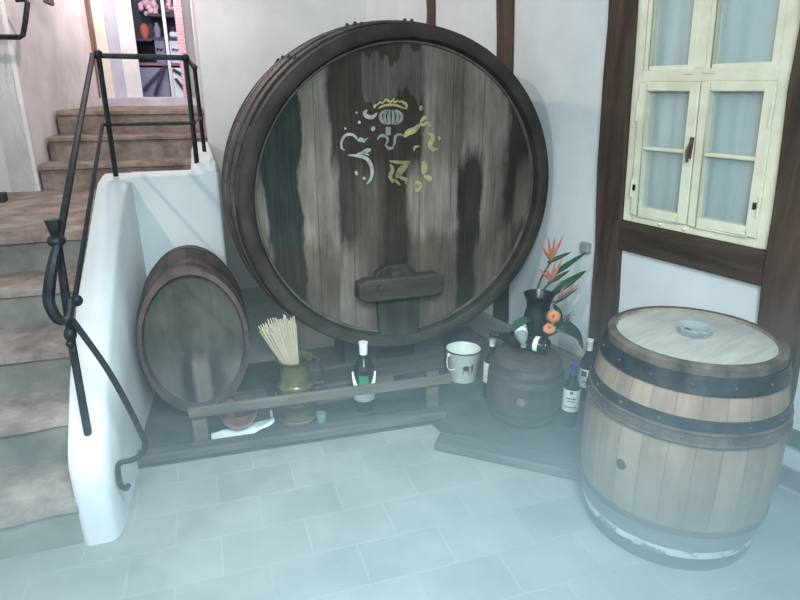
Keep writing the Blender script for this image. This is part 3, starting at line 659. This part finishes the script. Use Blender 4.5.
nap = bmesh.new(); G = []
nx, ny = 22, 10
for i in range(nx+1):
    row = []
    for j in range(ny+1):
        a = i/nx; b = j/ny
        x_ = -.115+.29*a; y_ = -.055+.11*b + .10*a*a*1.0 - .02
        z_ = .003+.004*(1+math.sin(a*19+b*4))*.9+.010*max(0, a-.7)*3*(1+math.sin(b*9))
        row.append(nap.verts.new((x_, y_, z_)))
    G.append(row)
for i in range(nx):
    for j in range(ny): nap.faces.new((G[i][j], G[i+1][j], G[i+1][j+1], G[i][j+1]))
npk = obj('napkin', nap, mottled('white_linen', rgb(226, 230, 232), rgb(240, 242, 242), 10, rough=.9), loc=(.045, 2.535, .001)); md = npk.modifiers.new('s', 'SOLIDIFY'); md.thickness = .003; md.offset = 1
tag(npk, 'crumpled white napkin under the reddish bowl', 'napkin')
tag(obj('bowl', lathe([(0, 0), (.03, 0), (.036, .003), (.062, .024), (.088, .060), (.098, .098), (.094, .100), (.084, .064), (.056, .030), (.030, .010), (0, .010)], 40), mottled('reddish_glaze', rgb(108, 72, 62), rgb(138, 96, 82), 6, rough=.15, bump=.02), loc=(.060, 2.572, .0155)), 'round reddish-brown glazed bowl sitting on the white napkin', 'bowl')
tag(obj('small_glass', lathe([(0, .004), (.018, 0), (.020, .002), (.024, .055), (.022, .056), (.018, .008), (0, .008)], 24), gl, loc=(.435, 2.505, 0)), 'tiny clear glass on the floor right of the brass pitcher', 'glass')

# ------------------------------------------------------------------ vase and flowers on the keg
VX, VY, VZ = 1.478, 2.358, KH-.008
vase = tag(obj('vase', lathe([(0, .004), (.044, 0), (.052, .01), (.064, .06), (.070, .12), (.062, .165), (.054, .19), (.058, .22), (.074, .256), (.070, .258), (.050, .22), (.046, .19), (.050, .165), (0, .15)], 40), mottled('black_ceramic', rgb(26, 30, 30), rgb(42, 46, 46), 6, rough=.3, bump=.05), loc=(VX, VY, VZ)), 'black ceramic vase with flared mouth standing on the keg', 'vase')
petal = mottled('orange_petal', rgb(150, 88, 70), rgb(182, 116, 92), 12, rough=.5)
pinkp = mottled('coral_petal', rgb(152, 96, 92), rgb(182, 126, 116), 12, rough=.5)
leafm = mottled('dark_leaf', rgb(32, 58, 46), rgb(50, 80, 62), 10, rough=.4)
stemm = mottled('green_stem', rgb(56, 74, 54), rgb(76, 92, 66), 10, rough=.5)
gerb = mottled('gerbera_petal', rgb(184, 118, 82), rgb(210, 146, 108), 14, rough=.6)
def spike(bm, p, d, L_, w_, flat=.45):
    p = Vector(p); d = Vector(d).normalized()
    tube(bm, [p, p+d*L_*.35, p+d*L_*.75, p+d*L_], [w_*.5, w_, w_*.6, .0008], 6, flat=flat)
def leaf(bm, pts, w_):
    P_ = smoothpath(pts, 5); n = len(P_); L = []
    up = Vector((.45, -.75, .5)).normalized(); cols = []
    for i, p in enumerate(P_):
        t = (P_[min(i+1, n-1)]-P_[max(i-1, 0)]).normalized(); s_ = t.cross(up).normalized(); q = i/(n-1)
        ww = w_*math.sin(PI*min(.98, .05+q*.95))**.8
        cols.append([bm.verts.new(p+s_*ww*k+up*(-.25*ww*(1-abs(k)))) for k in (-1, -.5, 0, .5, 1)])
    for a, b in zip(cols, cols[1:]):
        for k in range(4): bm.faces.new((a[k], a[k+1], b[k+1], b[k]))
    return bm
def mkleaf(name, pts, w_, label, cat='leaf'):
    o = obj(name, leaf(bmesh.new(), pts, w_), leafm); md = o.modifiers.new('s', 'SOLIDIFY'); md.thickness = .0025
    o['label'] = label; o['category'] = cat; return o
def paradise(base, head, fan, label, lean, m1=petal):
    t = thing('bird_of_paradise_flower', label, 'flower', base)
    B = Vector(base); h = Vector(head)-B
    b = bmesh.new(); tube(b, smoothpath([(0, 0, 0), (h.x*.35, h.y*.35, h.z*.55), tuple(h)], 5), .005, 8); obj('stem', b, stemm, t)
    b = bmesh.new(); spike(b, h-Vector((lean[0], lean[1], lean[2]))*.02, lean, .13, .012, .7); obj('spathe', b, leafm, t)
    b = bmesh.new()
    for d, L_ in fan: spike(b, h, d, L_, .0085)
    obj('petals', b, m1, t)
    return t
paradise((1.50, 2.44, VZ+.17), (1.555, 2.40, .735), [((-.75, -.1, .9), .115), ((-.25, 0, 1), .13), ((.0, -.1, 1), .12), ((.45, 0, 1), .13), ((-.5, -.2, .5), .08)], 'topmost orange bird of paradise flower in the black vase', (1, -.1, .38))
paradise((1.51, 2.43, VZ+.17), (1.56, 2.39, .635), [((-.85, -.1, .75), .11), ((-.5, 0, .9), .09), ((.35, -.1, 1), .12), ((.1, 0, 1), .10)], 'middle orange bird of paradise flower below the topmost one', (1, -.1, .55))
paradise((1.515, 2.42, VZ+.17), (1.60, 2.385, .53), [((.3, -.1, .95), .09), ((.7, -.1, .75), .12), ((.95, -.1, .55), .13), ((1, -.1, .8), .13), ((.1, -.2, .8), .08)], 'lowest coral bird of paradise flower fanning to the right', (.5, -.3, .5), pinkp)
mkleaf('pointed_leaf', [(1.56, 2.40, .66), (1.62, 2.39, .70), (1.735, 2.385, .765)], .014, 'upper narrow pointed leaf reaching right from the black vase')
mkleaf('pointed_leaf', [(1.55, 2.40, .54), (1.60, 2.385, .595), (1.66, 2.38, .63), (1.745, 2.385, .672)], .022, 'broader pointed leaf just below the upper narrow leaf')
mkleaf('drooping_leaf', [(1.56, 2.37, .40), (1.63, 2.345, .405), (1.70, 2.335, .36), (1.735, 2.33, .28)], .036, 'dark leaf drooping over the right edge of the keg')
mkleaf('drooping_leaf', [(1.42, 2.31, .475), (1.36, 2.28, .50), (1.30, 2.26, .485), (1.262, 2.255, .455)], .018, 'dark leaf drooping left of the black vase')
mkleaf('broad_leaf', [(1.56, 2.37, .36), (1.58, 2.345, .40), (1.585, 2.34, .47), (1.56, 2.36, .53)], .040, 'broad dark leaf standing upright between the orange flowers')
def gerbera(base, c, nrm, r, label):
    t = thing('gerbera_flower', label, 'flower', base); B = Vector(base); h = Vector(c)-B; nrm = Vector(nrm).normalized()
    b = bmesh.new(); tube(b, smoothpath([(0, 0, 0), tuple(h*.5+Vector((0, 0, .02))), tuple(h-nrm*.006)], 4), .0035, 8); obj('stem', b, stemm, t)
    u_ = nrm.cross(Vector((0, 0, 1))).normalized(); v_ = nrm.cross(u_)
    b = bmesh.new()
    for ring, (rad, off) in enumerate(((r, 0), (r*.75, .006))):
        for k in range(18):
            a = 2*PI*(k+.5*ring)/18; d = u_*math.cos(a)+v_*math.sin(a)
            spike(b, h+nrm*off+d*r*.12, d*1+nrm*.12, rad*.86, r*.16, .9)
    obj('petals', b, gerb, t)
    b = bmesh.new(); ball(b, h+nrm*.008, r*.26, (1, 1, 1)); obj('centre', b, mottled('gerbera_centre', rgb(150, 84, 52), rgb(176, 108, 70), 40), t)
gerbera((1.52, 2.41, VZ+.17), (1.502, 2.262, .508), (-.5, -.8, .35), .035, 'orange gerbera facing out just above the lower gerbera')
gerbera((1.52, 2.41, VZ+.16), (1.478, 2.25, .452), (-.4, -.5, .75), .033, 'lower orange gerbera tucked beside the lying bottle')
tw = thing('dry_twig', 'fine purplish dry twigs right of the orange gerbera', 'twig', (1.56, 2.39, .42))
b = bmesh.new()
def branch(p, d, L_, lev):
    e = p+d*L_; tube(b, [p, (p+e)/2+Vector((random.uniform(-.004, .004), 0, .002)), e], [.0012, .001, .0007], 4)
    if lev:
        for _ in range(3): branch(p+d*L_*random.uniform(.5, 1), (d+Vector((random.uniform(-.7, .9), random.uniform(-.3, .3), random.uniform(-.7, .8)))).normalized(), L_*.62, lev-1)
for _ in range(3): branch(Vector((0, 0, 0)), Vector((1, -.2, random.uniform(-.1, .6))).normalized(), .07, 3)
obj('twigs', b, mottled('purple_twig', rgb(78, 62, 72), rgb(104, 86, 94), 20), tw)

# ------------------------------------------------------------------ ironwork
ir = thing('iron_railing', 'black wrought iron railing with scrolled newel on the white stair wall', 'railing', (-.445, 2.06, .34))
def IR(name, bm): o = obj(name, bm, iron, ir); o.matrix_parent_inverse = Matrix.Translation((.445, -2.06, -.34)); return o
rod = lambda pts, r, s=8: tube(bmesh.new(), pts, r, s)
IR('post', rod([(-.40, 3.37, 1.04), (-.395, 3.37, 1.665)], .0125))
IR('post', rod([(-.004, 3.37, 1.10), (-.004, 3.37, 1.665)], .0125))
IR('post', rod([(.047, 3.95, 1.12), (.040, 3.95, 1.635)], .012))
IR('top_rail', rod([(-.43, 3.37, 1.66), (-.004, 3.37, 1.655), (.040, 3.95, 1.632)], .0125))
IR('lower_rail', rod([(-.425, 3.37, 1.345), (-.004, 3.37, 1.345), (.044, 3.95, 1.345)], .009))
for c_, r_ in [((-.395, 3.37, 1.665), .021), ((-.004, 3.37, 1.655), .020), ((.040, 3.95, 1.632), .018), ((-.004, 3.37, 1.345), .016), ((.044, 3.95, 1.345), .015), ((-.396, 3.37, 1.345), .016)]: IR('collar', ball(bmesh.new(), c_, r_))
# sloping handrail that curls round the newel
IR('handrail', tube(bmesh.new(), [(-.42, 3.37, 1.66), (-.428, 2.7, 1.355)]+smoothpath([(-.432, 2.06, 1.066), (-.450, 2.02, 1.01), (-.470, 2.005, .94), (-.480, 2.0, .88), (-.464, 2.0, .825), (-.437, 2.01, .826), (-.425, 2.03, .88)], 6), [.0125]*2+[.0125+.006*math.sin(PI*min(1, i/30)) for i in range(37)], 8))
IR('lower_handrail', rod([(-.425, 3.37, 1.345), (-.43, 2.12, .86)], .009))
bl = bmesh.new(); ball(bl, (-.425, 2.10, .85), .020); IR('ball', bl)
IR('newel_post', tube(bmesh.new(), [(-.463, 2.08, .33), (-.458, 2.08, .70), (-.450, 2.08, .86), (-.442, 2.08, 1.04), (-.444, 2.08, 1.075), (-.446, 2.08, 1.125)], [.0135, .013, .014, .011, .015, .024], 8, flat=.8))
nk_ = bmesh.new(); ball(nk_, (-.441, 2.06, 1.062), .024, (1.1, 1.2, .9)); IR('knot', nk_); nk_ = bmesh.new(); ball(nk_, (-.456, 2.075, .745), .020, (1, 1, 1.3)); ball(nk_, (-.46, 2.065, .715), .013)
IR('knot', nk_)
IR('tail_rod', tube(bmesh.new(), smoothpath([(-.44, 2.06, .80), (-.36, 2.02, .64), (-.31, 2.0, .495), (-.280, 2.0, .37), (-.275, 2.0, .335), (-.286, 2.0, .305), (-.322, 2.0, .283), (-.365, 2.0, .278), (-.376, 2.0, .24), (-.375, 2.0, .19), (-.360, 2.0, .172), (-.350, 2.0, .185)], 5), .010, 8))
# handrail end on the left wall
hr = thing('wall_handrail', 'dark iron handrail end on the left wall above the landing', 'handrail', (-1.0, 4.62, 1.8))
o = obj('rail', tube(bmesh.new(), [(-2.3, 4.62, 1.80), (-.975, 4.62, 1.818), (-.955, 4.62, 1.83), (-.93, 4.62, 1.90), (-.895, 4.62, 2.02), (-.91, 4.62, 2.035), (-.96, 4.62, 2.03)], .016, 8), iron, hr); o.matrix_parent_inverse = Matrix.Translation((1.0, -4.62, -1.8))
o = obj('bracket', tube(bmesh.new(), [(-1.12, 4.62, 1.815), (-1.12, 4.735, 1.815)], .009, 8), iron, hr); o.matrix_parent_inverse = Matrix.Translation((1.0, -4.62, -1.8))
tag(obj('wooden_block', bb(-1.45, -1.155, 4.27, 4.36, .85, .905), mottled('black_block', rgb(38, 34, 38), rgb(58, 52, 56), 8), bevel=.005), 'low black block on the landing at the left wall', 'block')
tag(obj('wall_sign', bx((0, 0, 0), (.17, .03, .12)), mottled('dark_sign', rgb(84, 74, 76), rgb(104, 92, 94), 8), bevel=.004, loc=(-.885, 5.25, 2.14), rot=(0, 0, R(85))), 'dark box high on the rough passage wall', 'box')
tag(obj('junction_box', leanbox(.185, .238, .0, .028, .725, .778), mottled('grey_plastic', rgb(132, 138, 138), rgb(148, 154, 154), 8, rough=.5), bevel=.005, loc=WLOC, rot=WROT), 'small grey junction box on the wall left of the timber post', 'junction box')

# ------------------------------------------------------------------ shop seen through the doorway
sh = thing('shop_shelf', 'dark shop shelf with white upright seen through the doorway', 'shelf', (-.25, 8.2, 1.435))
def SH(name, bm, m): o = obj(name, bm, m, sh); o.matrix_parent_inverse = Matrix.Translation((.25, -8.2, -1.435)); return o
shw = mottled('shelf_dark', rgb(58, 54, 68), rgb(74, 68, 82), 6)
SH('upright', bb(-.215, -.180, 8.10, 8.13, 1.435, 3.0), white_paint)
SH('back_panel', bb(-.62, .10, 8.5, 8.53, 1.435, 3.0), shw)
for z_ in (1.80, 2.08, 2.33): SH('shelf_board', bb(-.62 if z_ < 1.9 else -.36, .10, 8.12, 8.5, z_-.015, z_+.015), shw if z_ != 1.80 else mottled('shelf_mauve', rgb(140, 96, 112), rgb(156, 112, 126), 6))
SH('end_panel', bb(-.62, -.595, 8.12, 8.5, 1.435, 3.0), shw)
bxm = mottled('pale_box', rgb(206, 204, 214), rgb(226, 224, 232), 6); bxg = mottled('grey_box', rgb(120, 118, 140), rgb(140, 138, 158), 6)
def shopbox(x0, x1, z0, z1, m, label, mark):
    t = thing('storage_box', label, 'box', ((x0+x1)/2, 8.25, z0))
    obj('carton', bb(-(x1-x0)/2, (x1-x0)/2, -.12, .15, 0, z1-z0), m, t, bevel=.004)
    b = bmesh.new(); tube(b, smoothpath([(-.038, -.124, .135), (-.015, -.124, .160), (.005, -.124, .140), (.038, -.124, .165)], 4), [.008+.006*math.sin(i) for i in range(13)], 6); obj('dark_mark', b, mark, t)
shopbox(-.335, -.225, 1.815, 2.06, bxg, 'grey box with dark mark on the shop shelf', tb)
shopbox(-.172, -.045, 1.815, 2.06, bxm, 'white box with dark mark on the shop shelf', mottled('olive_mark', rgb(84, 78, 40), rgb(110, 100, 52), 20))
for x_, r_, h_, m_, l_ in [(-.29, .035, .16, bxg, 'dark jar on the shop shelf left of the white upright'), (-.12, .030, .12, shw, 'dark jar on the shop shelf right of the white upright')]:
    tag(obj('jar', lathe([(0, 0), (r_, 0), (r_, h_*.7), (r_*.5, h_*.85), (r_*.6, h_), (0, h_)], 20), m_, loc=(x_, 8.22, 2.095)), l_, 'jar')
tag(obj('white_cloth', bb(-.16, -.03, 8.14, 8.2, 2.095, 2.16), bxm, bevel=.02), 'white folded cloth on the shop shelf', 'cloth')
og = mottled('orange_lantern', rgb(170, 84, 72), rgb(196, 108, 90), 9)
tag(obj('orange_lantern', lathe([(0, 0), (.03, 0), (.05, .05), (.048, .12), (.025, .16), (0, .165)], 20), og, loc=(-.43, 8.2, 1.815)), 'orange-red lantern in the dark shop doorway', 'lantern')
bpy.data.objects['orange_lantern'].location.z = 2.08
SH('side_shelf', bb(-.60, -.36, 8.12, 8.5, 2.05, 2.08), shw)
ls = bmesh.new()
for a, b_ in (((-.53, 8.06, 1.50), (-.24, 8.06, 1.78)), ((-.40, 8.04, 1.45), (-.26, 8.04, 1.76))): tube(ls, [a, b_], .022, 6)
wrk = thing('wine_lattice', 'pale panel with dark slanted slats low in the shop doorway', 'rack', (-.4, 8.09, 1.435))
def WR(n_, bm_, m_): o = obj(n_, bm_, m_, wrk); o.matrix_parent_inverse = Matrix.Translation((.4, -8.09, -1.435)); return o
WR('panel', bb(-.58, -.225, 8.075, 8.10, 1.435, 1.76), bxg); WR('slats', ls, shw)
wr2 = thing('wine_lattice', 'white panel with dark slanted slats right of the shop upright', 'rack', (-.1, 8.09, 1.435))
def WR2(n_, bm_, m_): o = obj(n_, bm_, m_, wr2); o.matrix_parent_inverse = Matrix.Translation((.1, -8.09, -1.435)); return o
ls = bmesh.new()
for a, b_ in (((-.165, 8.06, 1.74), (-.03, 8.06, 1.66)), ((-.15, 8.04, 1.64), (-.05, 8.04, 1.50))): tube(ls, [a, b_], .020, 6)
WR2('panel', bb(-.175, .08, 8.075, 8.10, 1.435, 1.76), white_paint); WR2('slats', ls, shw)
fl = mottled('pink_blossom', rgb(206, 150, 166), rgb(234, 190, 200), 25)
for i, (x_, z_, r_) in enumerate([(-.36, 2.40, .11), (-.08, 2.42, .10)]):
    b = bmesh.new()
    for k in range(26):
        a = random.uniform(0, 2*PI); q = random.uniform(-.5, 1); ball(b, (r_*.8*math.cos(a)*math.sqrt(max(0, 1-q*q*.5)), r_*.6*math.sin(a), r_*.8*q), r_*.26)
    tag(obj('pink_bouquet', b, fl, loc=(x_, 8.25, z_)), ['pink blossom bunch above the shop shelf left of the upright', 'pink blossom bunch above the shop shelf right of the upright'][i], 'flowers')

# ------------------------------------------------------------------ haze volume, added to stand in for flare on the lens
hz = N('veil'); hz.n.remove(hz.b)
gx, gy, gz = hz.xyz()
vs = hz.n.new('ShaderNodeVolumePrincipled'); vs.inputs['Color'].default_value = (.72, .93, 1, 1); vs.inputs['Anisotropy'].default_value = .1
def mrange(v, a, b, c_, d):
    n_ = hz.n.new('ShaderNodeMapRange'); n_.inputs[1].default_value = a; n_.inputs[2].default_value = b; n_.inputs[3].default_value = c_; n_.inputs[4].default_value = d
    n_.interpolation_type = 'SMOOTHSTEP'; hz.l.new(v, n_.inputs[0]); return n_.outputs[0]
den = hz.math('MULTIPLY', mrange(gz, .0, 1.05, 1, .0), mrange(gy, .3, 2.35, 1, .09))
hz.l.new(hz.math('MULTIPLY', den, 1.2), vs.inputs['Density'])
hz.l.new(vs.outputs[0], hz.out.inputs['Volume'])
ho = obj('veil', bb(-1.9, 2.6, -1.0, 4.6, .002, 1.3), hz.m, smooth=0)
tag(ho, 'thin bluish haze added as a volume in place of lens flare', 'veil', kind='stuff')
